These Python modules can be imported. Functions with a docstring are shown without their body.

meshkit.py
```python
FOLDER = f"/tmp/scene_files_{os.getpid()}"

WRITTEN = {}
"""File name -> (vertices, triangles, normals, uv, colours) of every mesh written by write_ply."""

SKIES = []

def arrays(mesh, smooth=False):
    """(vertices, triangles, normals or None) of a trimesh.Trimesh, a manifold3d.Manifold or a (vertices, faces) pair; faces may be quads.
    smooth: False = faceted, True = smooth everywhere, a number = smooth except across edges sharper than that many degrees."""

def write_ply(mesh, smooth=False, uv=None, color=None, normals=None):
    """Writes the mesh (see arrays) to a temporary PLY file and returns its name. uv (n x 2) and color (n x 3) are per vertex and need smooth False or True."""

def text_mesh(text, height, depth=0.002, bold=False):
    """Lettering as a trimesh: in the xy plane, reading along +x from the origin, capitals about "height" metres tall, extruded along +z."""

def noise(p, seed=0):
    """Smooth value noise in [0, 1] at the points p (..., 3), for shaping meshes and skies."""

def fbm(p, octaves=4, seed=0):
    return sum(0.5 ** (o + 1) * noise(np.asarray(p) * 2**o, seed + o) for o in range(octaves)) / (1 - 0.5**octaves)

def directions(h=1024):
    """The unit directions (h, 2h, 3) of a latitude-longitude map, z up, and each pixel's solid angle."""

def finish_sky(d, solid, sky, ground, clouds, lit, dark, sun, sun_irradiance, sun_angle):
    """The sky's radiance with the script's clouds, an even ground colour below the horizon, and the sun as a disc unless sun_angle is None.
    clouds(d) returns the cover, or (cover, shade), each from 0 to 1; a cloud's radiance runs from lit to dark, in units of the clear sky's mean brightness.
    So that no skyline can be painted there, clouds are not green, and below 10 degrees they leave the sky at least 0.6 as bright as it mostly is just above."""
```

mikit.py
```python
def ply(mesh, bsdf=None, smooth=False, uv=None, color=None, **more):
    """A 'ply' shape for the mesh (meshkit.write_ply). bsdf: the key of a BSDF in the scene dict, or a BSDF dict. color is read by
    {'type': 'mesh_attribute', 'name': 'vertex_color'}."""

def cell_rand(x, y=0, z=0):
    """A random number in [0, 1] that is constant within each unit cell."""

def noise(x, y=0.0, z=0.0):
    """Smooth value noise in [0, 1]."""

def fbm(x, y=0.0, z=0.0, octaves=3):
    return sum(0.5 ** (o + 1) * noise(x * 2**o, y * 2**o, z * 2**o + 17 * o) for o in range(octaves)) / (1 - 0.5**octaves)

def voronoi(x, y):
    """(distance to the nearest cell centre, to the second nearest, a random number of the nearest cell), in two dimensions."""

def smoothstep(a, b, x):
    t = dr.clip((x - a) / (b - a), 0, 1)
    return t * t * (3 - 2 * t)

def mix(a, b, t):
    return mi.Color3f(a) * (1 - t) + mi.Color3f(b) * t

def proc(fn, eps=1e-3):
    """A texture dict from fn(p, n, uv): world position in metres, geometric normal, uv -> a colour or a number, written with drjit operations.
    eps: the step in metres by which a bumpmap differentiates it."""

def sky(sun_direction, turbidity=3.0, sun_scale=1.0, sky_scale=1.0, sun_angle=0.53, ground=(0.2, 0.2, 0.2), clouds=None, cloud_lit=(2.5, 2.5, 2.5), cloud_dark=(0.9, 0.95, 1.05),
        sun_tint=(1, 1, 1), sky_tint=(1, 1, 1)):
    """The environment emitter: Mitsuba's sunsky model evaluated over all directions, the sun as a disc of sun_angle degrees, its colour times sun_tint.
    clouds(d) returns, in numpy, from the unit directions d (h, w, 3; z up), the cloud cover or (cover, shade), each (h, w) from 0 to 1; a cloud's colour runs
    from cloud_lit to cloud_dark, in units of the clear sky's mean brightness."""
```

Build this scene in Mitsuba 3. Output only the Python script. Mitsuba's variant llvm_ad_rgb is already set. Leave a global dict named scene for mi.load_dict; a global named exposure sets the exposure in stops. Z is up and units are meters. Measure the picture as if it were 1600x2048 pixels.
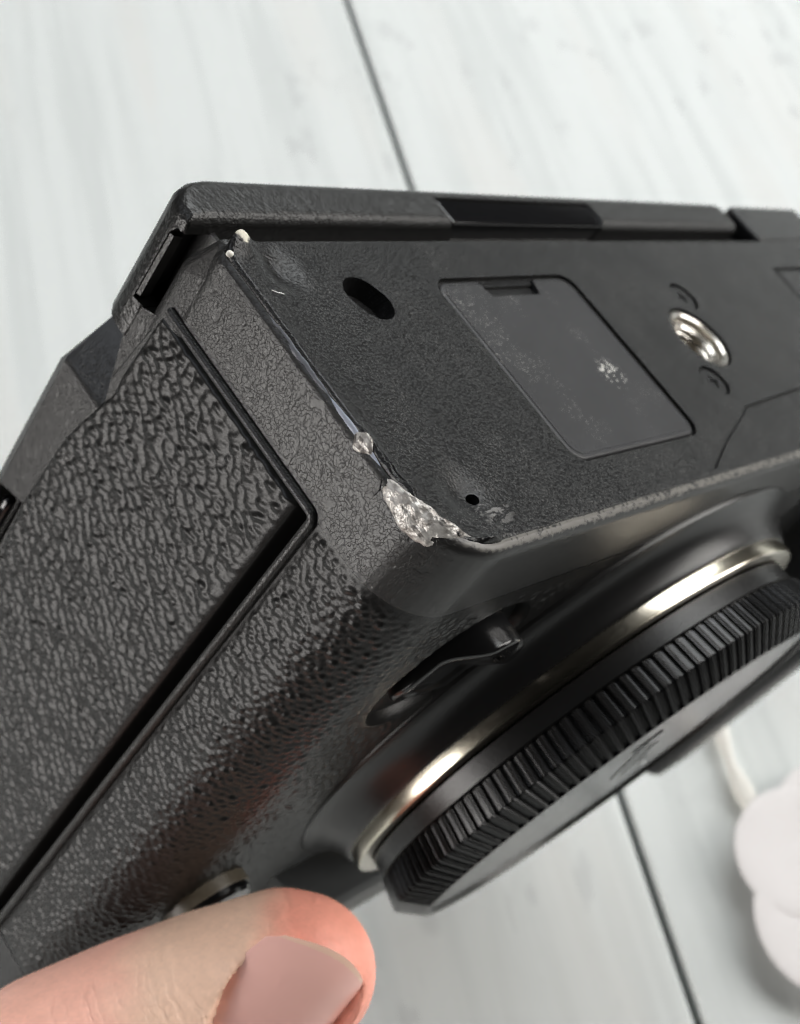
import math, numpy as np, trimesh, manifold3d as m3, drjit as dr, mitsuba as mi, mikit, meshkit
from mikit import proc, noise, fbm, voronoi, smoothstep, mix
from scipy.ndimage import gaussian_filter
from scipy.spatial import cKDTree
from scipy.spatial.transform import Rotation
from shapely.geometry import Polygon
T = mi.ScalarTransform4f
rng = np.random.default_rng(7)

# ---------------------------------------------------------------- camera, light, exposure
TILT, EYE_Z = math.radians(30), 0.27
CT, ST = math.cos(TILT), math.sin(TILT)
WORLD = np.array([[1, 0, 0], [0, -CT, ST], [0, -ST, -CT]])            # viewing axes (right, down, forward) -> world
scene, labels = {}, {}
scene['view'] = {'type': 'thinlens', 'fov': 34.66, 'aperture_radius': 0.00052, 'focus_distance': 0.104, 'near_clip': 0.005, 'far_clip': 20.0,
                 'to_world': T().look_at(origin=[0, 0, EYE_Z], target=[0, ST, EYE_Z - CT], up=[0, CT, ST])}
exposure = 0.52


def lamp(key, centre, target, w, h, rgb):
    """a soft rectangular light: an unseen window of the room, or an added fill lamp"""
    scene[key] = {'type': 'rectangle', 'to_world': T().look_at(origin=centre, target=target, up=[0, 0.01, 1]) @ T().scale([w / 2, h / 2, 1]),
                  'emitter': {'type': 'area', 'radiance': {'type': 'rgb', 'value': rgb}}}


lamp('window', [0.55, 1.25, 1.15], [0, 0.1, 0.1], 1.3, 1.1, [3.75, 3.85, 3.85])
lamp('window_001', [-1.25, -0.5, 0.34], [0, 0.05, 0.15], 1.0, 0.6, [6.9, 6.65, 6.4])
lamp('window_002', [1.4, 0.42, 0.78], [0, 0.08, 0.15], 0.9, 1.35, [5.0, 4.85, 4.65])
lamp('added_fill_lamp', [-0.95, 0.3, 1.8], [0, 0.1, 0], 0.8, 0.8, [1.7, 1.8, 1.95])  # added lamp, up and left, to light the hinge facet and thumb
labels['window'] = {'label': 'tall bright window beyond the table', 'kind': 'structure'}
labels['window_001'] = {'label': 'window to the left of the table', 'kind': 'structure'}
labels['window_002'] = {'label': 'window to the right of the table', 'kind': 'structure'}
labels['added_fill_lamp'] = {'label': 'added unseen fill lamp above the table', 'category': 'lamp'}

# ---------------------------------------------------------------- frames
# the photographed camera stands in its own frame, in millimetres: x along the base from the left end, y from the back to the front, z from the base plate upwards
AX = Rotation.from_rotvec([-0.5706519, -0.77636679, -0.43753754]).as_matrix()
OR = np.array([(455 - 800) / 2562.64, (472 - 1024) / 2562.64, 1.0]) * 112
MB = WORLD @ AX * 1e-3
TB = WORLD @ OR * 1e-3 + [0, 0, EYE_Z]


def body(q):
    return np.asarray(q, float) @ MB.T + TB


def hand(q):                                                         # frame of the hand: right, down, away (mm)
    return np.asarray(q, float) @ WORLD.T * 1e-3 + [0, 0, EYE_Z]


def local(p):
    """world point -> millimetres in the camera body's frame, inside a texture"""
    d = [p.x - TB[0], p.y - TB[1], p.z - TB[2]]
    return [sum(d[i] * float(MB[i, k] * 1e6) for i in range(3)) for k in range(3)]


def arr(mesh):
    if hasattr(mesh, 'to_mesh'):
        m = mesh.to_mesh()
        return np.array(m.vert_properties[:, :3], float), np.array(m.tri_verts, int)
    if isinstance(mesh, tuple):
        v, f = np.asarray(mesh[0], float), np.asarray(mesh[1], int)
        return v, (np.vstack([f[:, [0, 1, 2]], f[:, [0, 2, 3]]]) if f.shape[1] == 4 else f)
    return np.array(mesh.vertices), np.array(mesh.faces)


def add(key, mesh, bsdf, smooth=30, frame=body, label=None, **more):
    v, f = arr(mesh)
    base, k = key, 0
    while key in scene:
        k += 1
        key = f'{base}_{k:03d}'
    scene[key] = mikit.ply(trimesh.Trimesh(frame(v), f, process=False), bsdf, smooth, **more)
    if label:
        labels[key] = {'label': label}
    return key


def join(*ms):
    vs, fs, n = [], [], 0
    for m in ms:
        v, f = arr(m)
        vs.append(v), fs.append(f + n)
        n += len(v)
    return np.vstack(vs), np.vstack(fs)


# ---------------------------------------------------------------- materials
def rgb(*c):
    return {'type': 'rgb', 'value': list(c)}


def pbr(name, color, rough, bump=None, scale=1.0, eps=2e-5, **more):
    b = {'type': 'principled', 'base_color': color if isinstance(color, dict) else rgb(*color), 'roughness': rough if isinstance(rough, dict) else float(rough), **more}
    if bump is not None:
        b = {'type': 'bumpmap', 'arbitrary': proc(bump, eps), 'scale': float(scale), 'bsdf': b}
    scene[name] = {'type': 'twosided', 'bsdf': b}


def ridged(x, y, z):
    return dr.abs(2 * fbm(x, y, z, 3) - 1)


def h_grain(p, n, uv):                                               # powder-coat grain of the base plate: fine pimples
    q = local(p)
    f1, f2, c = voronoi(q[0] * 3.4 + 0.8 * q[2], q[1] * 3.4 + 0.8 * q[2])
    return smoothstep(0.55, 0.12, f1) * (0.3 + 0.7 * c) + 0.5 * noise(q[0] * 5.5, q[1] * 5.5, q[2] * 5.5)


def h_brushed(p, n, uv):                                             # slanted fine wrinkles of the screen's paint
    q = local(p)
    return fbm(q[0] * 4.2 - q[1] * 1.6, q[1] * 1.5 + q[0] * 0.6, q[2] * 2.4, 3) + 0.3 * noise(q[0] * 6, q[1] * 6, q[2] * 6)


def h_crackle(p, n, uv):                                             # wrinkled paint: flat cells split by fine cracks, on the left end only
    q = local(p)
    wx, wy = fbm(q[1] * 1.3, q[2] * 1.3, 5, 3) - 0.5, fbm(q[1] * 1.3, q[2] * 1.3, 15, 3) - 0.5
    f1, f2, c = voronoi(q[1] * 2.5 + 2.6 * wx + 3, q[2] * 2.0 + 2.6 * wy)
    cell = smoothstep(0.0, 0.10, f2 - f1) * smoothstep(0.30, 0.45, fbm(q[1] * 1.4 + 4, q[2] * 1.4, 2, 2) + 0.1) * (0.75 + 0.25 * c)
    side = smoothstep(1.5, -0.8, q[0])
    return side * cell + (0.28 + 0.3 * side) * fbm(q[0] * 3.0, q[1] * 3.0, q[2] * 3.0, 3)


def h_fine(p, n, uv):
    return fbm(p.x * 5200, p.y * 5200, p.z * 5200, 2)


def h_rubber(p, n, uv):
    return fbm(p.x * 3800, p.y * 3800, p.z * 3800, 3)


def c_plate(p, n, uv):
    q = local(p)
    dust = smoothstep(0.69, 0.8, noise(p.x * 9000, p.y * 9000, p.z * 9000)) * smoothstep(0.35, 0.7, fbm(p.x * 260, p.y * 260, p.z * 260, 3))
    tone = 0.8 + 0.5 * fbm(p.x * 120, p.y * 120, p.z * 120, 3)
    scuff = smoothstep(0.60, 0.72, fbm(q[0] * 1.1, q[1] * 2.2, q[2], 3)) * smoothstep(3.2, 0.5, dr.hypot(q[0] - 7.2, q[1] - 32.3))
    c = mix(mi.Color3f(0.008, 0.008, 0.0082) * tone, mi.Color3f(0.16, 0.155, 0.15), dr.clip(0.35 * dust + 0.8 * scuff, 0, 1))
    g = fbm(q[0] * 2.1, q[1] * 2.1, q[2] * 2.1, 3) - 0.5
    worn = smoothstep(1.0, 0.7, dr.hypot((q[0] - 0.5) * 0.9, q[1] - 0.75) + 0.9 * g)
    return mix(c, mi.Color3f(0.58, 0.55, 0.46), worn)


def c_frame(p, n, uv):                                               # worn paint along the front lower edge, with the lit ridge painted in
    q = local(p)
    g = fbm(q[0] * 2.6, q[1] * 2.6, q[2] * 2.6, 3)
    worn = smoothstep(0.40, 0.16, q[2] - 0.5 * (g - 0.5)) * smoothstep(33.8, 35.4, q[1]) * smoothstep(0.40, 0.66, g + 0.10 + 0.14 * smoothstep(30, 4, q[0]))
    return mix(mi.Color3f(0.014, 0.0137, 0.0134) * (0.8 + 0.4 * g), mi.Color3f(0.125, 0.118, 0.106), 0.85 * worn)


def c_rubber(p, n, uv):
    q = local(p)
    lint = smoothstep(0.74, 0.80, noise(p.x * 6500, p.y * 6500, p.z * 6500)) * smoothstep(0.48, 0.70, fbm(p.x * 210 + 3, p.y * 210, p.z * 210, 3))
    crumbs = smoothstep(0.70, 0.74, noise(q[0] * 3.1, q[1] * 3.1, 4)) * smoothstep(2.6, 1.2, dr.hypot(q[0] - 41.0, q[1] - 20.6))
    tone = 0.75 + 0.5 * fbm(p.x * 150, p.y * 150, p.z * 150, 3)
    return mix(mi.Color3f(0.024, 0.024, 0.0255) * tone, mi.Color3f(0.40, 0.39, 0.37), dr.clip(0.38 * lint + crumbs, 0, 1))


def c_bare(p, n, uv):
    q = local(p)
    g = fbm(q[0] * 1.7, q[1] * 1.7, q[2] * 1.7, 4)
    dirt = smoothstep(0.56, 0.66, fbm(q[0] * 0.9 + 7, q[1] * 0.9, q[2] * 1.6, 4))
    return mix(mix(mi.Color3f(0.56, 0.54, 0.51), mi.Color3f(0.28, 0.26, 0.24), smoothstep(0.3, 0.7, g)), mi.Color3f(0.05, 0.042, 0.038), 0.75 * dirt)


def h_bare(p, n, uv):
    return fbm(p.x * 1600, p.y * 1600, p.z * 1600, 4)


def c_table(p, n, uv):                                               # lime-washed boards: grain along the boards, knots and grey specks
    a, b = p.x * GD[0] + p.y * GD[1], -p.x * GD[1] + p.y * GD[0]     # along, across
    long = fbm(a * 13, b * 240, 3, 4)
    wide = fbm(a * 9, b * 55, 7, 3)
    fleck = smoothstep(0.66, 0.82, fbm(a * 90, b * 190, 2, 3)) * smoothstep(0.45, 0.65, fbm(a * 14, b * 20, 9, 2))
    c = mix(mi.Color3f(0.585, 0.61, 0.60), mi.Color3f(0.525, 0.55, 0.54), smoothstep(0.35, 0.8, long))
    c = mix(c, mi.Color3f(0.58, 0.585, 0.565), smoothstep(0.5, 0.75, wide) * 0.6)
    return mix(c, mi.Color3f(0.40, 0.41, 0.41), 0.40 * fleck)


def c_skin(p, n, uv):
    d = [p.x, p.y, p.z - EYE_Z]
    h = [sum(d[i] * float(WORLD[i, k] * 1000) for i in range(3)) for k in range(3)]   # right, down, away (mm)
    g = fbm(h[0] * 0.22, h[1] * 0.22, h[2] * 0.22, 3) - 0.5
    tip = smoothstep(-16.5, -10.5, h[0] + 3.0 * g)      # blood pressed into the ball of the thumb
    flush = smoothstep(-23.5, -31, h[0] + 5 * g)
    pores = 0.90 + 0.10 * noise(h[0] * 3.2, h[1] * 3.2, h[2] * 3.2) + 0.14 * fbm(h[0] * 0.7, h[1] * 0.7, h[2] * 0.7 + 5, 3)
    c = mix(mi.Color3f(0.86, 0.58, 0.435), mi.Color3f(0.80, 0.325, 0.24), tip)
    c = mix(c, mi.Color3f(0.90, 0.475, 0.375), 0.9 * flush)
    return c * pores


def h_skin(p, n, uv):
    d = [p.x, p.y, p.z - EYE_Z]
    h = [sum(d[i] * float(WORLD[i, k] * 1000) for i in range(3)) for k in range(3)]
    along, w = 0.85 * h[0] - 0.5 * h[1], fbm(h[0] * 0.5, h[1] * 0.5, h[2] * 0.5, 3)
    lines = dr.abs(2 * noise(along * 1.5 + 2.2 * w, h[2] * 0.25 + h[1] * 0.2, 3) - 1)
    return 0.5 * smoothstep(0.0, 0.25, lines) + 0.6 * fbm(p.x * 1500, p.y * 1500, p.z * 1500, 3)


pbr('m_plate', proc(c_plate), 0.30, h_grain, 0.00004, specular=0.26)
pbr('m_frame', proc(c_frame), 0.37, h_crackle, 0.000033, specular=0.42)
pbr('m_screen', (0.011, 0.0108, 0.0105), 0.34, h_brushed, 0.00010, specular=0.36)
pbr('m_leather', (0.008, 0.0077, 0.0075), 0.34, h_fine, 0.000005, specular=0.25)
pbr('m_satin', (0.010, 0.010, 0.0102), 0.34, h_fine, 0.000010, specular=0.36)
pbr('m_gloss', (0.006, 0.006, 0.0065), 0.10, specular=0.5)
pbr('m_button', (0.008, 0.008, 0.0085), 0.17, specular=0.5)
pbr('m_rubber', proc(c_rubber), 0.45, h_rubber, 0.00003, specular=0.35)
pbr('m_cap', (0.008, 0.008, 0.0082), 0.31, h_fine, 0.000004, specular=0.42)
pbr('m_cap_face', (0.012, 0.012, 0.0125), 0.24, specular=0.5)
pbr('m_metal', (0.72, 0.66, 0.545), 0.20, metallic=1.0)
pbr('m_thread', (0.60, 0.57, 0.52), 0.26, metallic=1.0)
pbr('m_bare', proc(c_bare), 0.45, h_bare, 0.00035, metallic=0.55)
pbr('m_chip_sheen', (0.24, 0.26, 0.31), 0.4, h_bare, 0.0001, specular=0.5)  # bluish tint paints in the window reflection on the smooth break
pbr('m_torn', (0.085, 0.088, 0.10), 0.45, h_bare, 0.0003, specular=0.5)  # torn paint; its bluish cast carries on that painted reflection
pbr('m_white_mark', (0.75, 0.75, 0.73), 0.5)
pbr('m_worn', (0.62, 0.60, 0.54), 0.5, h_bare, 0.0001)
pbr('m_tan_sheen', (0.11, 0.095, 0.07), 0.35)  # tan of the dial rim stands in for the highlight on its bevel
pbr('m_scratch', (0.20, 0.185, 0.165), 0.5)
pbr('m_board', proc(c_table), 0.55, specular=0.4)
pbr('m_gap', (0.16, 0.15, 0.14), 0.8)
pbr('m_petal', (0.66, 0.635, 0.63), 0.6)
pbr('m_stem', (0.62, 0.605, 0.56), 0.6)
pbr('m_skin', proc(c_skin), 0.44, h_skin, 0.00011, specular=0.4, sheen=0.3)
pbr('m_nail', (0.80, 0.46, 0.40), 0.22, specular=0.5, clearcoat=0.7)
pbr('m_nail_tip', (0.80, 0.53, 0.41), 0.32, specular=0.5)

# ---------------------------------------------------------------- the table
R1 = np.array([[(x - 800) / 2562.64, (y - 1024) / 2562.64, 1] for x, y in ((700, 20), (1395, 2035))]) @ WORLD.T
G0, G1 = (r * (EYE_Z / -r[2]) for r in R1)                            # the seam between two boards, on the table top (z = 0)
GD = (G0 - G1)[:2] / np.linalg.norm((G0 - G1)[:2])
ANG = math.atan2(GD[1], GD[0])


def board(off, w, length=1.7, th=0.012):
    r = 0.0006
    pts = [[s * (length / 2 - e), off + (e if t < 0 else w - e), z] for s in (-1, 1) for t in (-1, 1) for e, z in ((0, -r), (r, 0), (0, -th))]
    m = m3.Manifold.hull_points(np.array(pts))
    return m


def table_frame(q):
    q = np.asarray(q, float)
    return np.stack([G1[0] + q[:, 0] * GD[0] - q[:, 1] * GD[1], G1[1] + q[:, 0] * GD[1] + q[:, 1] * GD[0], q[:, 2]], 1)


BW, GAP = 0.148, 0.0019
for i, k in enumerate((-1, 0, -2, 1, -3, 2)):
    add('table__plank', board(k * BW + GAP / 2, BW - GAP), 'm_board', 30, table_frame)
add('table', trimesh.creation.box(extents=[1.7, 6 * BW, 0.012], transform=trimesh.transformations.translation_matrix([0, 0, -0.0185])), 'm_gap', False, table_frame)
labels['table'] = {'label': 'pale lime-washed table top of wide boards under the held camera', 'kind': 'structure'}


# ---------------------------------------------------------------- shape helpers (body frame, mm)
def rrect(x0, x1, y0, y1, r, n=8):
    r = r if hasattr(r, '__len__') else (r,) * 4
    out = []
    for (cx, cy, rr, a0) in ((x0 + r[0], y0 + r[0], r[0], 180), (x1 - r[1], y0 + r[1], r[1], 270), (x1 - r[2], y1 - r[2], r[2], 0), (x0 + r[3], y1 - r[3], r[3], 90)):
        out += [[cx + rr * math.cos(math.radians(a0 + 90 * i / n)), cy + rr * math.sin(math.radians(a0 + 90 * i / n))] for i in range(n + 1)]
    return np.array(out)


def stack(poly, levels):
    """hull of a convex outline at several heights: levels = (z, inset)"""
    P = Polygon(poly)
    pts = []
    for z, e in levels:
        g = np.array((P.buffer(-e, join_style=1, quad_segs=8) if e else P).exterior.coords)[:-1]
        pts.append(np.column_stack([g, np.full(len(g), z)]))
    return m3.Manifold.hull_points(np.vstack(pts))


def prism(poly, z0, z1):
    poly = np.asarray(poly, float)
    x, y = poly.T
    poly = poly if (x * np.roll(y, -1) - y * np.roll(x, -1)).sum() > 0 else poly[::-1]
    return m3.Manifold.extrude(m3.CrossSection([poly]), z1 - z0).translate([0, 0, z0])


def rounded(poly, z0, z1, r0, r1=None, n=4):
    r1 = r0 if r1 is None else r1
    lv = [(z0 + r0 * (1 - math.sin(a)), r0 * (1 - math.cos(a))) for a in np.linspace(0, math.pi / 2, n + 1)]
    lv += [(z1 - r1 * (1 - math.sin(a)), r1 * (1 - math.cos(a))) for a in np.linspace(0, math.pi / 2, n + 1)] if r1 else [(z1, 0)]
    return stack(poly, lv)


def hull(*pts):
    return m3.Manifold.hull_points(np.array(pts, float))


def box(x0, x1, y0, y1, z0, z1):
    return m3.Manifold.cube([x1 - x0, y1 - y0, z1 - z0]).translate([x0, y0, z0])


def cyl(x, y, r, z0, z1, r2=None, n=48):
    return m3.Manifold.cylinder(z1 - z0, r, r if r2 is None else r2, n).translate([x, y, z0])


AXX, AXZ = 57.0, 42.8                                                # the lens axis


def lathe(profile, n=240, th0=-math.pi, th1=math.pi, rmod=None):
    """revolve (r, y) pairs about the lens axis; th = 0 points to the base plate"""
    full = abs(th1 - th0 - 2 * math.pi) < 1e-9
    th = np.linspace(th0, th1, n, endpoint=not full)
    pr = np.asarray(profile, float)
    r = pr[None, :, 0] + (0 if rmod is None else rmod(th[:, None], np.arange(len(pr))[None, :]))
    r = np.broadcast_to(r, (n, len(pr)))
    v = np.stack([AXX + r * np.sin(th)[:, None], np.broadcast_to(pr[None, :, 1], r.shape), AXZ - r * np.cos(th)[:, None]], -1)
    i, j = np.meshgrid(np.arange(n if full else n - 1), np.arange(len(pr) - 1), indexing='ij')
    a, b = i * len(pr) + j, ((i + 1) % n) * len(pr) + j
    return v.reshape(-1, 3), np.stack([a, b, b + 1, a + 1], -1).reshape(-1, 4)


def sweep(path, radii, n=10, squash=None):
    return meshkit_tube(np.asarray(path, float), np.broadcast_to(radii, len(path)), n)


def meshkit_tube(p, rad, n, ends=True):
    t = np.gradient(p, axis=0)
    t /= np.linalg.norm(t, axis=1, keepdims=True)
    ref = np.array([0, 0, 1.0]) if np.abs(t[:, 2]).max() < 0.9 else np.array([1.0, 0, 0])
    a = np.cross(t, ref)
    a /= np.linalg.norm(a, axis=1, keepdims=True)
    b = np.cross(t, a)
    ang = np.arange(n) * 2 * np.pi / n
    v = (p[:, None] + rad[:, None, None] * (np.cos(ang)[None, :, None] * a[:, None] + np.sin(ang)[None, :, None] * b[:, None])).reshape(-1, 3)
    i, j = np.meshgrid(np.arange(len(p) - 1), np.arange(n), indexing='ij')
    f = np.stack([i * n + j, i * n + (j + 1) % n, (i + 1) * n + (j + 1) % n, (i + 1) * n + j], -1).reshape(-1, 4)
    f = np.vstack([f[:, [0, 1, 2]], f[:, [0, 2, 3]]])
    caps = [[len(v), (k + 1) % n, k] for k in range(n)] + [[len(v) + 1, (len(p) - 1) * n + k, (len(p) - 1) * n + (k + 1) % n] for k in range(n)]
    return np.vstack([v, p[:1], p[-1:]]), np.vstack([f, caps])


def grid(P, keep=None):
    """(n, m, 3) points -> mesh, quads whose four corners are kept"""
    n, m = P.shape[:2]
    i, j = np.meshgrid(np.arange(n - 1), np.arange(m - 1), indexing='ij')
    a = i * m + j
    q = np.stack([a, a + 1, a + m + 1, a + m], -1).reshape(-1, 4)
    if keep is not None:
        k = keep.reshape(-1)
        q = q[k[q].all(1)]
    v = P.reshape(-1, 3)
    used = np.unique(q)
    new = np.zeros(len(v), int)
    new[used] = np.arange(len(used))
    return v[used], new[q]


def ss(a, b, x):
    t = np.clip((x - a) / (b - a), 0, 1)
    return t * t * (3 - 2 * t)


def nz(q, k, seed=0, octaves=3):
    return meshkit.fbm(np.asarray(q) * k, octaves, seed) - 0.5


def pebbles(u, v, du, dv, skew, seed, warp=0.35, edge=0.42):
    """leather grain: domes of irregular cells, du by dv mm, separated by creases"""
    r = np.random.default_rng(seed)
    w = np.stack([u, v, 0 * u], -1)
    uu = u + warp * du * 2 * nz(w, 0.55 / du, seed, 2)
    vv = v + skew * u + warp * dv * 2 * nz(w, 0.6 / dv, seed + 5, 2)
    a, b = uu / du, vv / dv
    i, j = np.meshgrid(np.arange(math.floor(a.min()) - 2, math.ceil(a.max()) + 3), np.arange(math.floor(b.min()) - 2, math.ceil(b.max()) + 3), indexing='ij')
    pts = np.stack([i + 0.5 * (j % 2), j], -1).reshape(-1, 2) + r.uniform(-0.42, 0.42, (i.size, 2))
    lift = r.uniform(0.55, 1.0, len(pts))
    d, k = cKDTree(pts).query(np.stack([a, b], -1).reshape(-1, 2), k=2)
    h = (1 - (1 - np.clip((d[:, 1] - d[:, 0]) / edge, 0, 1)) ** 2) * lift[k[:, 0]]
    return h.reshape(u.shape)


# ---------------------------------------------------------------- the mirrorless camera
C = 'mirrorless_camera__'
labels['mirrorless_camera'] = {'label': 'black mirrorless camera body held upside down, its lower corner scraped to bare metal', 'category': 'camera'}
OUT = rrect(-1.9, 134, 0.0, 36.75, (2.4, 4, 6, 6.9), 12)
INS = rrect(-1.4, 133.5, 0.5, 35.75, (2.0, 3.6, 5.6, 6.0), 12)

# base plate: recess of the rubber door, tripod socket, screws, locating holes, battery door
COV = rrect(23.0, 48.2, 6.0, 30.4, 2.2)
SOC = (65.6, 17.3)
plate = rounded(INS, 0.0, 8.0, 0.35, 0)
plate -= prism(COV, -1, 0.55) + prism(rrect(24.0, 47.2, 7.0, 29.4, 1.6), 0, 1.6)
plate -= cyl(*SOC, 4.9, -1, 3.0) + cyl(*SOC, 3.1, -1, 7)
plate -= m3.Manifold.hull_points(np.array([[11.9 + dx + r * math.cos(a), 8.2 + dy + r * math.sin(a), z] for dx, dy in ((-.25, -.45), (.25, .45)) for r, z in ((2.35, -.5), (2.35, .0), (2.05, .3), (1.95, 1.9)) for a in np.linspace(0, 6.2, 24)]))
plate -= cyl(6.1, 31.1, 0.6, -1, 1.5, n=24)
for sx, sy in ((70.4, 10.6), (60.2, 23.9)):
    plate -= cyl(sx, sy, 2.3, -1, 0.55)
plate -= prism(np.array([[103.5, 6.3], [134, 6.3], [134, 6.9], [104.2, 6.9], [104.2, 34], [103.5, 34]]), -1, 0.7)
plate -= prism(np.array([[44.6, 34.6], [52, 31.6], [62, 28.2], [80, 27.2], [100, 27.0], [100, 27.45], [80, 27.65], [62, 28.65], [52, 32.05], [44.8, 35.0]]), -1, 0.35)
pv, pf = arr(plate.refine_to_length(0.55))
top = pv[:, 2] < 1.2
d0 = np.hypot(pv[:, 0] - 0.2, pv[:, 1] - 0.6)
pv[:, 2] -= top * (1.45 * np.exp(-(d0 / 1.7) ** 2))                    # the corner bent outwards
pv[:, 2] += top * (0.85 * np.exp(-((pv[:, 0] - 3.6) / 1.6) ** 2 - ((pv[:, 1] - 4.2) / 2.3) ** 2))    # a dent beside it
pv[:, 2] += top * 0.75 * np.exp(-((pv[:, 0] - 5.0) / 1.9) ** 2 - ((pv[:, 1] - 30.4) / 2.3) ** 2)
pv[:, 2] += top * 0.06 * nz(pv, 0.35, 3)
edge_d = np.clip(1 - (pv[:, 0] + 1.4) / 1.2, 0, 1) * ss(3, 6, pv[:, 1]) * ss(34, 26, pv[:, 1])
pv[:, 2] -= top * edge_d * 0.3 * (0.4 + nz(pv, 0.5, 9))
rim_d = Polygon(INS).exterior
ck = top & (pv[:, 0] < 9) & (pv[:, 1] > 20)
import shapely
dist = np.full(len(pv), 9.0)
dist[ck] = shapely.distance(rim_d, shapely.points(pv[ck][:, :2]))
lipz = np.exp(-(np.maximum(dist - 0.25, 0) / 0.45) ** 2) * ss(21, 25, pv[:, 1]) * ss(9, 5, pv[:, 0])
pv[:, 2] -= top * lipz * np.clip(0.30 + 1.6 * nz(pv, 0.9, 33), -0.1, 0.8)       # crushed, raised edge along the gouge
add(C + 'base_plate', (pv, pf), 'm_plate', 35)

frame = rounded(OUT, 0.0, 9.0, 1.15, 0.03, 6) - prism(np.array(Polygon(INS).buffer(-0.12, quad_segs=10).exterior.coords)[:-1], -1, 12)
frame -= box(-3, -0.5, 1.5, 40, -1, 0.35)
fv, ff = arr(frame.refine_to_length(0.5))
fv += (nz(fv, 0.5, 21)[:, None] * 0.10) * np.array([1, 1, 0.6]) * (fv[:, 2:3] < 2.5)
add(C + 'lower_frame', (fv, ff), 'm_frame', 40)

# rubber door of the grip contacts
door = rounded(rrect(23.35, 47.85, 6.35, 30.05, 2.0), 0.18, 1.2, 0.35, 0) - prism(np.array([[30.3, 6.0], [41.0, 6.0], [40.0, 8.7], [31.3, 8.7]]), -1, 0.95)
door -= prism(rrect(23.8, 47.4, 6.8, 29.6, 1.7), 0, 0.245) - prism(rrect(24.0, 47.2, 7.0, 29.4, 1.6), -1, 1)
add(C + 'contact_cover', door, 'm_rubber', 30, label='rectangular black rubber contact cover set into the base')
add(C + 'contact_cover__finger_slit', box(30.6, 40.6, 6.5, 8.6, 0.9, 0.93), 'm_satin', False)

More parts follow.
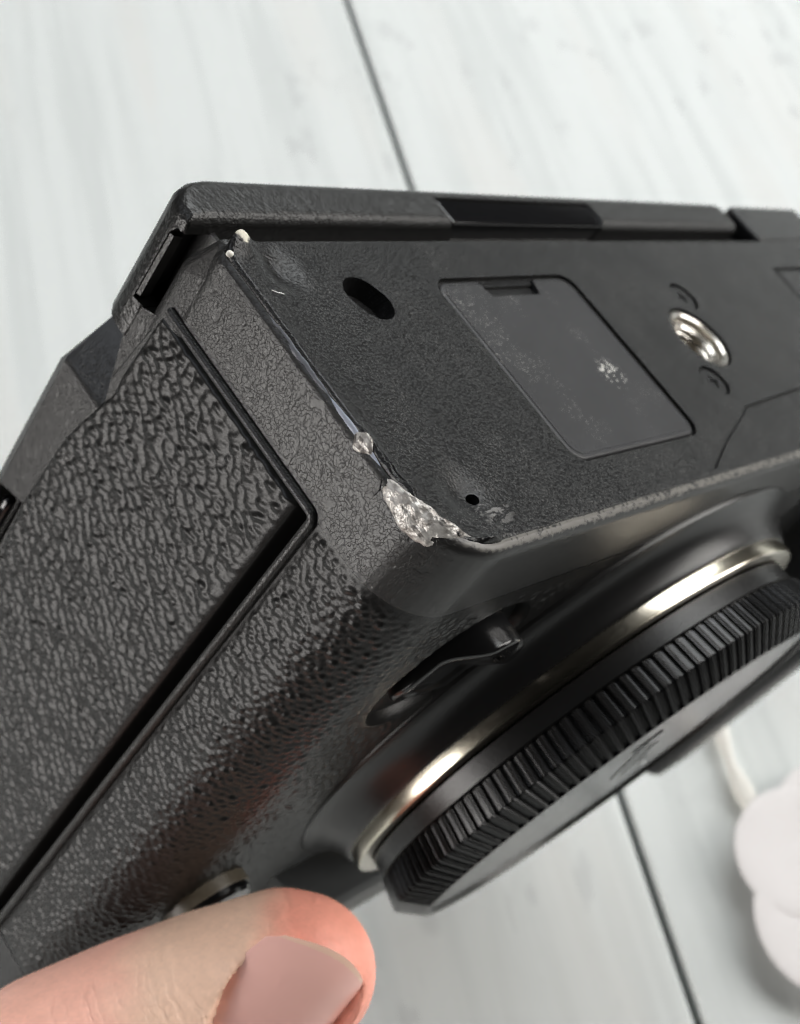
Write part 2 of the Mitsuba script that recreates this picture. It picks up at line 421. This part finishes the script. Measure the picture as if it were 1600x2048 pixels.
# tripod socket
so = lambda pr: (lambda v, f: (np.stack([SOC[0] + v[:, 0] - AXX, SOC[1] + v[:, 2] - AXZ, v[:, 1]], 1), f))(*arr(lathe(pr, 96)))
add(C + 'tripod_socket', so([(4.75, 2.2), (4.75, 0.5), (4.6, 0.3), (4.2, 0.25), (3.9, 0.5), (3.85, 1.1), (3.2, 1.15)]), 'm_thread', 30, label='silver threaded tripod socket')
pr = [(3.2, 0.95)]
for k in range(7):
    pr += [(3.2, 1.0 + k * 0.8), (2.75, 1.4 + k * 0.8), (3.2, 1.8 + k * 0.8)]
add(C + 'tripod_socket__thread', so(pr), 'm_thread', 20)
add(C + 'tripod_socket__bore', cyl(*SOC, 3.1, 6.7, 7.2), 'm_satin', False)
for sx, sy in ((70.4, 10.6), (60.2, 23.9)):
    s = cyl(sx, sy, 1.95, 0.22, 0.7, n=32) - (box(sx - 0.95, sx + 0.95, sy - 0.22, sy + 0.22, 0, 0.5) + box(sx - 0.22, sx + 0.22, sy - 0.95, sy + 0.95, 0, 0.5))
    add(C + 'screw', s, 'm_satin', 30)

# inner body behind the coverings
shell = rounded(np.array(Polygon(rrect(-1.9, 134, 0.0, 36.6, (2.4, 4, 6, 7))).buffer(-0.9).exterior.coords)[:-1], 8.0, 86, 0.1, 2.0)
add(C + 'top_plate', rounded(np.array(Polygon(OUT).buffer(-0.1, quad_segs=10).exterior.coords)[:-1], 87.3, 104, 0.3, 2.0), 'm_satin', 30)
shell -= box(-3, 1.7, 21.8, 24.15, 9.2, 86.9)
shell -= m3.Manifold.hull_points(lathe([(33.5, 30), (33.5, 40)], 48)[0])
add(C + 'body_shell', shell, 'm_satin', 30)
add(C + 'viewfinder_hump', hull(*[(x, y, z) for x, y, z in ((27, 36, 75), (88, 36, 75), (34, 42.6, 80.5), (80, 42.6, 80.5), (36, 43.4, 82), (78, 43.4, 82), (36, 43, 96), (78, 43, 96), (30, 10, 96), (84, 10, 96), (27, 10, 75), (88, 10, 75))]), 'm_satin', False)
grip = m3.Manifold.hull_points(np.array([[x + 4 * math.cos(a) * s, y + 4 * math.sin(a) * s, z] for x, y in ((112, 34), (128, 34), (117, 48), (126, 48)) for z, s in ((4, .8), (6, 1), (80, 1)) for a in np.linspace(0, 6, 12)]))
add(C + 'hand_grip', grip, 'm_satin', 30)

# leather covering of the terminal door on the left end
def left_edge(z):
    return np.interp(z, [9.3, 10.5, 18, 20.8, 26, 30, 41, 49, 60, 95], [-0.3, -0.5, -1.0, -0.8, -2.4, -3.3, -4.0, -3.4, -3.4, -3.4])


yy, zz = np.meshgrid(np.linspace(-4.2, 24.05, 262), np.linspace(9.15, 88, 700), indexing='ij')
le = left_edge(zz)
inr = np.minimum.reduce([(yy - le), (23.6 - yy), (zz - 9.35), (86.8 - zz)])
h = gaussian_filter(pebbles(yy, zz, 1.55, 0.74, 0.32, 11, 0.28, 0.8), 1.8) + 0.25 * nz(np.stack([yy * 0.5, zz, 0 * zz], -1), 1.3, 8)
amp = ss(0.15, 1.5, np.minimum.reduce([(yy - le) + 0.3, (22.3 - yy) + 0.1, (zz - 9.35)]))
bulge = 0.75 * ss(0.0, 0.9, np.minimum(zz - 9.3, (yy - le) + 0.3)) * ss(23.5, 21.6, yy)
xx = -1.15 - bulge - amp * 0.38 * h - 0.10 * nz(np.stack([yy, zz, 0 * zz], -1), 0.25, 4) * amp
xx += 2.6 * ss(22.2, 23.7, yy)
lv, lf = grid(np.stack([xx, yy, zz], -1), inr > -0.02)
add(C + 'terminal_door', (lv, lf), 'm_leather', True, label='leather-grained terminal door on the left end')
# the raised bead that frames the door
c45 = [(-1.75, 24.55, 9.25 + t) for t in np.linspace(0.9, 78, 60)]
bead = [(-1.75, y, 8.75) for y in np.linspace(0.3, 23.9, 40)] + [(-1.75, 24.2, 8.85), (-1.75, 24.45, 9.1), (-1.75, 24.55, 9.5)] + c45
bead = [(x - 0.22, y + 0.03, z) for x, y, z in bead]
add(C + 'door_frame', sweep(bead, 0.5, 14), 'm_frame', 40)
add(C + 'door_frame__back_strip', sweep([(-1.6, y, z) for y, z in zip(np.linspace(0.0, -1.6, 30), np.linspace(8.9, 19.4, 30))], 0.22, 8), 'm_satin', 40)

# leather of the front: from the bead round the corner to the lens mount
arc = [(-1.75, 25.05), (-1.75, 26)]
for a in np.linspace(0, 90, 24):
    arc.append((-1.85 + 6.85 * (1 - math.cos(math.radians(a))), 29.9 + 6.85 * math.sin(math.radians(a))))
arc += [(9, 36.76), (15, 36.78), (20, 36.8), (62, 36.8), (98, 36.8)]
arc = np.array(arc)
sl = np.r_[0, np.cumsum(np.linalg.norm(np.diff(arc, axis=0), axis=1))]
s1 = np.r_[np.linspace(0, 40, 360), np.linspace(40.2, 96, 180)]
px, py = np.interp(s1, sl, arc[:, 0]), np.interp(s1, sl, arc[:, 1])
kern = np.exp(-np.linspace(-2, 2, 13) ** 2)
tx, ty = np.gradient(px), np.gradient(py)
tl = np.hypot(tx, ty)
nx, ny = -ty / tl, tx / tl
S, Z = np.meshgrid(s1, np.linspace(8.93, 87, 680), indexing='ij')
BX, BY, NX, NY = (np.broadcast_to(a[:, None], S.shape) for a in (px, py, nx, ny))
rm = np.hypot(BX - AXX, Z - AXZ)
h = gaussian_filter(pebbles(S, Z, 0.98, 0.80, 0.25, 31, 0.28, 0.8), 1.6) + 0.2 * nz(np.stack([S, Z, 0 * Z], -1), 1.2, 9)
amp = ss(0.0, 1.2 + 2.5 * ss(6, 16, S), Z - 9.0) * ss(87, 86, Z) * ss(0.1, 0.9, S) * (0.25 + 0.75 * ss(38.5, 41.0, rm))
th = np.degrees(np.arctan2(BX - AXX, AXZ - Z))                        # angle about the lens axis, 0 towards the base
hol = np.hypot((rm - 45.3) / 9.0, (th + 62.5) / 12.5)
amp = amp * ss(0.92, 1.1, hol)
off = 0.02 + amp * 0.34 * h
# the hollow of the lens release
off = off - 2.6 * ss(1.0, 0.80, hol)
lv, lf = grid(np.stack([BX + NX * off, BY + NY * off, Z], -1), rm > 36.5)
add(C + 'front_leather', (lv, lf[:, ::-1]), 'm_leather', True)

# lens release button: a slanted crescent beside the mount
def rel(r, deg, y):
    return (AXX + r * math.sin(math.radians(deg)), y, AXZ - r * math.cos(math.radians(deg)))


def release_layer(r0, r1, a0, a1, y, n=14):
    return [rel(r0, a, y) for a in np.linspace(a0, a1, n)] + [rel(r1, a, y) for a in np.linspace(a0 + 3, a1 - 3, n)]


AB, RB = np.meshgrid(np.linspace(-71, -53.2, 160), np.linspace(39.0, 50.4, 100), indexing='ij')
lu, lw = (AB + 62.1) / 8.9, (RB - 44.7) / 5.7                        # -1 .. 1 along and across
wid = (1 - np.abs(lu) ** 3.4) ** 0.5
edge = np.minimum((1 - np.abs(lu)) * 7.2, (1 - np.abs(lw)) * 5.7 * np.maximum(wid, 0.15))
yb = 36.75 + 2.2 * ss(-62.5, -56.0, AB) - 0.8 * ss(-66.0, -70.8, AB) + 0.55 * ss(46.0, 49.6, RB) + 0.35 * ss(42.5, 40.4, RB)
er = np.clip(1 - edge / 0.8, 0, 1)
yb = yb - 0.8 * (1 - np.sqrt(1 - er ** 2)) - 4.0 * (edge < 1e-6)
RS = 44.7 + lw * 5.7 * np.maximum(wid, 0.02)
ra = np.radians(AB)
bv, bf = grid(np.stack([AXX + RS * np.sin(ra), yb, AXZ - RS * np.cos(ra)], -1))
add(C + 'release_button', (bv, bf), 'm_button', 38, label='glossy black lens release button in its hollow')
for k in range(3):
    a = -57.6 + k * 0.95
    add(C + 'release_button__rib', sweep([rel(r, a, y) for r, y in ((40.9, 38.0), (41.4, 38.72), (42.3, 38.9), (43.3, 38.92), (44.2, 38.8))], 0.15, 8), 'm_button', True)

# lens mount: black collar and bright ring
add(C + 'mount_collar', lathe([(38.4, 35.2), (38.4, 36.9), (38.2, 37.25), (37.8, 37.4), (36.4, 38.0), (35.2, 39.3), (34.6, 40.6), (34.5, 41.0), (34.2, 41.3), (33.4, 41.3)], 360), 'm_cap', 35)
add(C + 'mount_ring', lathe([(33.55, 41.0), (33.6, 41.15), (33.9, 41.3), (34.05, 42.75), (33.9, 43.05), (33.6, 43.15), (31, 43.15)], 360), 'm_metal', 35, label='bright silver lens mount ring')

# front focus dial by the thumb
def fdisc(cx, cz, pr, n=64):
    v, f = arr(lathe(pr, n))
    return np.stack([cx + v[:, 0] - AXX, v[:, 1], cz + v[:, 2] - AXZ], 1), f


add(C + 'focus_dial', fdisc(10.2, 65.8, [(5.0, 34), (5.0, 39.0), (4.7, 39.4), (0.01, 39.4)]), 'm_gloss', 35, label='round focus dial with white mark beside the thumb tip')
add(C + 'focus_dial__rim', fdisc(10.2, 65.8, [(5.25, 34), (5.25, 38.2), (5.15, 38.35), (5.0, 38.35)]), 'm_tan_sheen', 35)
mk = arr(meshkit.text_mesh('S', 3.0, 0.1, True))
add(C + 'focus_dial__mark', (np.stack([8.0 + mk[0][:, 0], 39.41 + mk[0][:, 2], 64.6 + mk[0][:, 1]], 1), mk[1][:, ::-1]), 'm_white_mark', False)

# screen on the back: slab with its finger notch and end slot
SC = np.array([(-1.7, -2.75), (-1.9, -3.2), (-1.9, -4.6), (-1.6, -5.8), (-0.6, -7.1), (1.0, -8.0), (3.0, -8.4), (105.5, -8.4), (107, -7.2), (107, -3.4), (106.2, -2.7)])
scr = rounded(SC, 0.35, 60, 1.35, 0, 8)
scr -= hull((34.6, -2, -1), (37.2, -2, 3.2), (68.5, -2, -1), (66.5, -2, 3.2), (34.6, -6.7, -1), (37.2, -6.7, 2.4), (68.5, -6.7, -1), (66.5, -6.7, 2.4))
scr -= hull((-3, -4.25, 3.4), (-3, -3.6, 2.4), (-3, -1, 2.4), (-3, -1, 11.0), (-3, -4.25, 11.4), (1.6, -4.25, 3.4), (1.6, -3.6, 2.4), (1.6, -1, 2.4), (1.6, -1, 11.0), (1.6, -4.25, 11.4))
scr -= box(-3, 5, -12, 0, 15.2, 61)
add(C + 'screen', scr.refine_to_length(3.0), 'm_screen', 30, label='edge of the folded rear screen')
add(C + 'screen__notch_plate', rounded(rrect(35.9, 67.6, -6.75, -2.9, 0.4), 0.65, 3.6, 0.5, 0), 'm_gloss', 30)
corner = m3.Manifold.batch_hull([m3.Manifold.sphere(r, 32).translate([x, y, z]) for x, y, z, r in ((-0.55, 0.9, 0.75, 0.9), (0.9, 0.9, 0.75, 0.7), (-0.35, -0.55, 4.8, 1.45), (-0.35, -0.55, 12, 1.45), (3, 0.8, 4, 0.7), (3, 0.8, 12, 0.7), (-0.9, 3.5, 2.5, 0.95), (-0.9, 3.5, 8.0, 0.95))])
add(C + 'lower_frame__corner', corner.refine_to_length(0.5), 'm_frame', True)
add(C + 'screen__slot_liner', hull(*[(x, y, z) for z in (3.6, 11.0) for x, y in ((-1.72, -4.28), (-1.55, -3.85), (-0.6, -4.28), (-0.6, -3.7))]), 'm_frame', False)
add(C + 'screen__slot_floor', box(1.2, 1.7, -4.4, -0.6, 2.2, 11.6), 'm_satin', False)
add(C + 'back_gap', box(2.5, 128, -3.2, 0.8, 3.2, 40), 'm_satin', False)
add(C + 'back_corner', rounded(rrect(109.6, 134, -7.6, 0.4, 1.0), 0.2, 80, 0.7, 0), 'm_satin', 30)
hb = hull((2.0, -8.6, 18.4), (2.0, -0.3, 18.4), (105, -8.6, 18.4), (-1.75, -8.0, 23.4), (-1.9, -7.8, 24.0), (-1.9, -0.6, 24.0), (-1.75, -0.6, 23.4), (-0.9, -9.3, 25), (105, -9.3, 25), (-0.9, -9.3, 86), (105, -9.3, 86), (-1.9, -7.8, 86), (-1.9, -0.6, 86), (105, -0.6, 86), (105, -0.6, 18.4))
hb -= hull((-3, -7.6, 42.4), (-3, -3.6, 41.0), (-3, -7.6, 62), (-3, -3.2, 62), (0.4, -7.6, 42.4), (0.4, -3.6, 41.0), (0.4, -7.6, 62), (0.4, -3.2, 62))
hb += hull(*[(x, y, z) for x in (-1.75, 6) for y, z in ((-3.3, 11.6), (-0.1, 10.2), (-3.3, 15.0), (-1.2, 19.6), (-0.8, 23), (-0.1, 23))])
add(C + 'hinge_block', hb, 'm_frame', 30)
add(C + 'hinge_block__slot_bar', sweep([(-1.1, -6.0, z) for z in np.linspace(43.4, 60, 12)], 0.7, 12), 'm_gloss', True)

# ---- the damage: split seam, exposed plastic tinted with a window reflection, metal scraped bare
def edge_path(t):
    """along the lower edge of the left end from the back corner (t = 0) to the front and along it, mm"""
    P = np.array([(-1.75, 1.6), (-1.72, 10), (-1.72, 20), (-1.75, 26), (-1.75, 28.6), (-1.55, 30.6), (-0.9, 32.3), (0.3, 33.9), (1.9, 35.0), (4.0, 35.65), (7, 35.85), (14, 35.85)])
    s = np.r_[0, np.cumsum(np.linalg.norm(np.diff(P, axis=0), axis=1))]
    return np.stack([np.interp(t, s, P[:, 0]), np.interp(t, s, P[:, 1])], -1)


def lump(t0, t1, width, z0, proud, seed, n=90, m=14, rough=0.9):
    """a torn strip lying along that edge: width (mm) across, uneven, tapering to both ends"""
    t = np.linspace(t0, t1, n)
    c = edge_path(t)
    d = np.gradient(c, axis=0)
    d /= np.linalg.norm(d, axis=1, keepdims=True)
    out = np.stack([-d[:, 1], d[:, 0]], 1)                            # away from the body
    taper = np.sin(np.linspace(0.02, math.pi - 0.02, n)) ** 0.6
    W = np.interp(t, np.linspace(t0, t1, len(width)), width) * taper
    a = np.linspace(0, 2 * math.pi, m, endpoint=False)
    e = np.stack([np.stack([c[:, 0], c[:, 1], 0 * t + z0], -1)] * m, 1)
    rr = 1 + rough * nz(np.stack([np.cos(a)[None, :] * 1.3 + 0 * t[:, None], np.sin(a)[None, :] * 1.3 + 0 * t[:, None], t[:, None] * 0.6 + 0 * a[None, :]], -1), 1.0, seed, 4)
    ra, rb = (W[:, None] * 0.62 * np.cos(a)[None, :] * rr), (W[:, None] * 0.62 * np.sin(a)[None, :] * rr)
    e[..., 0] += out[:, 0:1] * (ra * 0.55 + proud)
    e[..., 1] += out[:, 1:2] * (ra * 0.55 + proud)
    e[..., 2] += rb + 0.35 * ra
    v = e.reshape(-1, 3)
    i, j = np.meshgrid(np.arange(n - 1), np.arange(m), indexing='ij')
    f = np.stack([i * m + j, i * m + (j + 1) % m, (i + 1) * m + (j + 1) % m, (i + 1) * m + j], -1).reshape(-1, 4)
    return v, f


add(C + 'bare_metal_scrape', lump(24.2, 41.5, [1.0, 1.9, 2.5, 2.6, 2.4, 1.8, 1.3, 1.1, 0.9, 0.8], 0.95, -0.16, 3, 240, 32, 0.5), 'm_bare', True, label='bare scraped metal along the broken lower corner')
add(C + 'bare_metal_scrape__knob', lump(20.9, 23.3, [0.7, 1.3, 1.2, 0.7], 0.35, -0.15, 8, 60, 18), 'm_bare', True)
add(C + 'split_edge__torn_paint', lump(6.0, 17.8, [0.2, 0.35, 0.5, 0.6, 0.62, 0.6], 0.50, -0.22, 15, 160, 12, 1.6), 'm_torn', 50)
add(C + 'split_edge', lump(16.8, 24.6, [0.45, 0.5, 0.5, 0.5, 0.5], 0.40, -0.2, 5, 120, 12, 0.5), 'm_chip_sheen', 50, label='pale exposed plastic along the split seam, window reflection painted into its bluish tint')
tip = m3.Manifold.sphere(0.62, 24).scale([1.1, 0.8, 0.75])
tv, tf = arr(tip)
tv += 0.18 * nz(tv, 1.4, 2)[:, None]
add(C + 'edge_chip', (tv * 0.62 + [-1.35, 2.3, -0.05], tf), 'm_worn', True, label='small pale chip below the bent corner')

for pts, r in (([(-0.86, 33.2, 1.2), (-0.63, 33.58, 3.5), (-0.65, 33.55, 6.4), (-0.7, 33.48, 7.0), (-0.45, 33.85, 7.25), (0.31, 34.62, 7.15)], 0.035),
               ([(-1.6, 31.6, 1.9), (-0.9, 33.2, 2.0), (0.34, 34.62, 2.1), (2.12, 35.65, 1.7), (5.02, 36.2, 1.3), (8.25, 36.3, 0.8)], 0.045)):
    pp = np.array(pts)
    tq = np.linspace(0, 1, 40)
    pp = np.stack([np.interp(tq, np.linspace(0, 1, len(pp)), pp[:, k]) for k in range(3)], 1)
    add(C + 'lower_frame__scratch', sweep(pp + 0.05 * nz(pp, 1.5, 3)[:, None], r * (0.7 + 0.6 * meshkit.noise(pp * 2)), 6), 'm_scratch', True)
add(C + 'lower_frame__crack', sweep([(-1.88, 27.1, 0.8), (-1.92, 27.5, 1.5), (-1.91, 27.5, 2.4)], [0.08, 0.12, 0.05], 6), 'm_satin', True)
labels['lint_fibre'] = {'label': 'tiny white fibre lying on the base plate near the bent corner', 'category': 'lint'}
add('lint_fibre', sweep([(0.3, 6.8, -0.1), (0.55, 7.05, -0.16), (0.8, 7.15, -0.12), (1.1, 7.15, -0.1), (1.4, 7.35, -0.12)], 0.045, 6), 'm_white_mark', True)

# ---------------------------------------------------------------- body cap on the lens mount
K = 'body_cap__'
labels['body_cap'] = {'label': 'black body cap with a ribbed rim closing the lens mount of the camera', 'category': 'camera cap'}
NR = 132


def ribs(th, k):
    """ribs round the rim, only on part of it"""
    ph = (th * NR / (2 * math.pi)) % 1.0
    tri = np.abs(ph - 0.5) * 2
    groove = 0.35 * ss(0.20, 0.34, tri) + 0.65 * ss(0.52, 0.70, tri)
    part = np.where((th > -2.05) & (th < 2.2), 1.0, 0.0)
    d = np.array([0, 0, 0.60, 0.70, 0.70, 0.70, 0.60, 0, 0, 0, 0])[np.broadcast_to(k, np.broadcast(th, k).shape)]
    return -d * groove * part


rim = [(31.6, 45.95), (32.3, 45.98), (32.45, 46.1), (32.75, 47.4), (33.15, 49.5), (33.0, 49.8), (30.5, 52.0), (30.25, 52.15), (29.6, 52.25), (29.4, 52.1), (29.35, 51.5)]
add(K + 'ribbed_rim', lathe(rim, NR * 12, rmod=ribs), 'm_cap', 25)
add(K + 'neck', lathe([(31.5, 43.3), (32.0, 43.45), (32.0, 45.7), (31.7, 46.0)], 240), 'm_cap', 35)
add(K + 'front_face', lathe([(29.5, 51.55), (28.9, 51.6), (0.01, 51.65)], 240), 'm_cap_face', 35)
# raised lettering in the middle of the cap, seen too flat to be read: only its strokes
for (x0, z0), (x1, z1), w in (((48.7, 33.3), (50.9, 29.4), 0.9), ((58.5, 36.6), (63.5, 47.1), 0.9), ((52.5, 33.6), (58.0, 45.0), 0.8), ((66.0, 44.5), (71.0, 49.5), 0.8)):
    d = np.array([x1 - x0, z1 - z0]) / math.hypot(x1 - x0, z1 - z0)
    o = np.array([-d[1], d[0]]) * w / 2
    add(K + 'front_face__letter_stroke', hull(*[(x + a * o[0], y, z + a * o[1]) for x, z in ((x0, z0), (x1, z1)) for a in (-1, 1) for y in (51.6, 51.84)]), 'm_gloss', False)

# ---------------------------------------------------------------- flower lying on the table
def at_table(x, y, z=0.0):
    r = np.array([(x - 800) / 2562.64, (y - 1024) / 2562.64, 1]) @ WORLD.T
    q = r * ((EYE_Z - z) / -r[2])
    return np.array([q[0], q[1], z])


world = lambda q: np.asarray(q, float)
labels['flower'] = {'label': 'white rounded petal flower lying on the boards beyond the body cap', 'category': 'flower'}


def petal(c, r, th, ang, asp, seed):
    v, f = arr(m3.Manifold.sphere(1.0, 64))
    v = v * [r * asp, r, th]
    v[:, 2] += 0.0012 * ((v[:, 0] / r) ** 2 + (v[:, 1] / r) ** 2) + 0.0006 * nz(v / r, 1.2, seed)
    ca, sa = math.cos(ang), math.sin(ang)
    return np.stack([c[0] + v[:, 0] * ca - v[:, 1] * sa, c[1] + v[:, 0] * sa + v[:, 1] * ca, c[2] + v[:, 2]], 1), f


for i, (x, y, r, z, asp) in enumerate(((1600, 1705, 0.0138, 0.0045, 1.0), (1668, 1835, 0.0165, 0.0044, 1.0), (1665, 1640, 0.0125, 0.0036, 1.05), (1790, 1700, 0.016, 0.005, 1.0))):
    add('flower__petal', petal(at_table(x, y, z), r, 0.0014, 0.4 * i, asp, i), 'm_petal', True, world)
stem = np.array([at_table(x, y, 0.0028) for x, y in ((1395, 1300), (1425, 1390), (1438, 1450), (1452, 1505), (1475, 1560), (1500, 1610), (1520, 1650), (1560, 1690))])
tt = np.linspace(0, 1, 60)
stem = np.stack([np.interp(tt, np.linspace(0, 1, len(stem)), stem[:, k]) for k in range(3)], 1)
stem = np.stack([np.convolve(np.pad(stem[:, k], 6, 'edge'), np.ones(13) / 13, 'valid') for k in range(3)], 1)
sv, sf = meshkit_tube(stem, 0.0017 + 0.0004 * np.sin(tt * 9 + 1) + 0.0003 * np.sin(tt * 23), 16)
sv[:, 2] = np.clip(sv[:, 2], 0.0012, 0.0044)
add('flower__stem', (sv, sf), 'm_stem', True, world)

# ---------------------------------------------------------------- the holding thumb
labels['person'] = {'label': 'bare thumb reaching in at the lower left and pressing on the front of the camera', 'category': 'person'}
F = 2562.64


def hp(x, y, d):
    return np.array([(x - 800) / F * d, (y - 1024) / F * d, d])


def bones(chain):
    out = None
    for (a, ra), (b, rb) in zip(chain[:-1], chain[1:]):
        s = m3.Manifold.sphere(ra, 40).translate(list(a)) + m3.Manifold.sphere(rb, 40).translate(list(b))
        s = m3.Manifold.batch_hull([m3.Manifold.sphere(ra, 40).translate(list(a)), m3.Manifold.sphere(rb, 40).translate(list(b))])
        out = s if out is None else out + s
    return out


def hr(x, y, d, r):
    return hp(x, y, d), r / F * d


chain = [hr(-700, 2900, 126, 330), hr(-330, 2520, 127, 262), hr(-100, 2322, 129, 236), hr(110, 2150, 132, 202), hr(250, 2066, 134, 180), hr(420, 1988, 136, 166), hr(560, 1945, 137, 164), hr(596, 1944, 137, 156)]
under = [hr(560, 1945, 137, 160), hr(470, 2085, 137, 176), hr(300, 2330, 136, 215), hr(-330, 2520, 127, 262)]
th_m = (bones(chain) + bones(under)).refine_to_length(0.7)
thumb = trimesh.Trimesh(*arr(th_m), process=True)
trimesh.smoothing.filter_taubin(thumb, lamb=0.5, nu=0.52, iterations=60)
nc, na, nb, nn = hp(594, 2020, 128.6), np.array([0.62, -0.785, -0.04]), None, np.array([0.25, 0.25, -0.935])
na /= np.linalg.norm(na)
nn = nn - na * (nn @ na)
nn /= np.linalg.norm(nn)
nb = np.cross(nn, na)


nw = lambda u: 6.9 * np.sqrt(np.clip(1 - np.clip((-u - 9) / 6.5, 0, 0.98) ** 2, 0.05, 1)) * (1 - 0.09 * ss(-2, 5, u) - 0.16 * ss(3.8, 6.4, u))
# the nail bed: skin sunk under the nail and swelling beside it
tv_ = np.array(thumb.vertices) - nc
tu, tx_, tn = tv_ @ na, tv_ @ nb, tv_ @ nn
surf = -(tx_ ** 2) / 18.0 - 0.0006 * tx_ ** 4 - np.maximum(-tu - 2.0, 0) * 0.06 - np.maximum(tu - 2.0, 0) ** 2 / 40.0
near = ss(3.2, 1.6, np.abs(tn - surf))
wd = nw(tu)
inside = ss(wd + 0.1, wd - 0.7, np.abs(tx_)) * ss(5.6, 4.6, tu)
fold = ss(wd - 0.3, wd + 0.5, np.abs(tx_)) * ss(wd + 2.4, wd + 0.7, np.abs(tx_)) * ss(4.5, 1.0, tu)
thumb.vertices = np.array(thumb.vertices) + (near * (inside * (np.minimum(surf - 0.35, tn) - tn) + 0.5 * fold))[:, None] * nn
add('person__thumb', thumb, 'm_skin', True, hand)


def nail(u0, u1, width, lift=0.0, n=40, m=40):
    u = np.linspace(u0, u1, n)[:, None]
    v = np.linspace(-1, 1, m)[None, :]
    wdt = width(u)
    fu = 1.9 * (1 - v ** 2) * ss(1.5, 6.5, u) - 0.9 * ss(1.5, 6.5, u)
    x = wdt * v
    z = -(x ** 2) / 18.0 - 0.0006 * x ** 4 - np.maximum(u + fu - 2.0, 0) ** 2 / 40.0 - np.maximum(-u - 2.0, 0) * 0.06 + lift
    P = nc + (u + fu)[..., None] * na + (x + 0 * u)[..., None] * nb + z[..., None] * nn
    return grid(P)


add('person__thumbnail', nail(-15, 5.5, nw), 'm_nail', True, hand)
add('person__thumbnail__free_edge', nail(5.45, 6.0, nw, 0.02), 'm_nail_tip', True, hand)
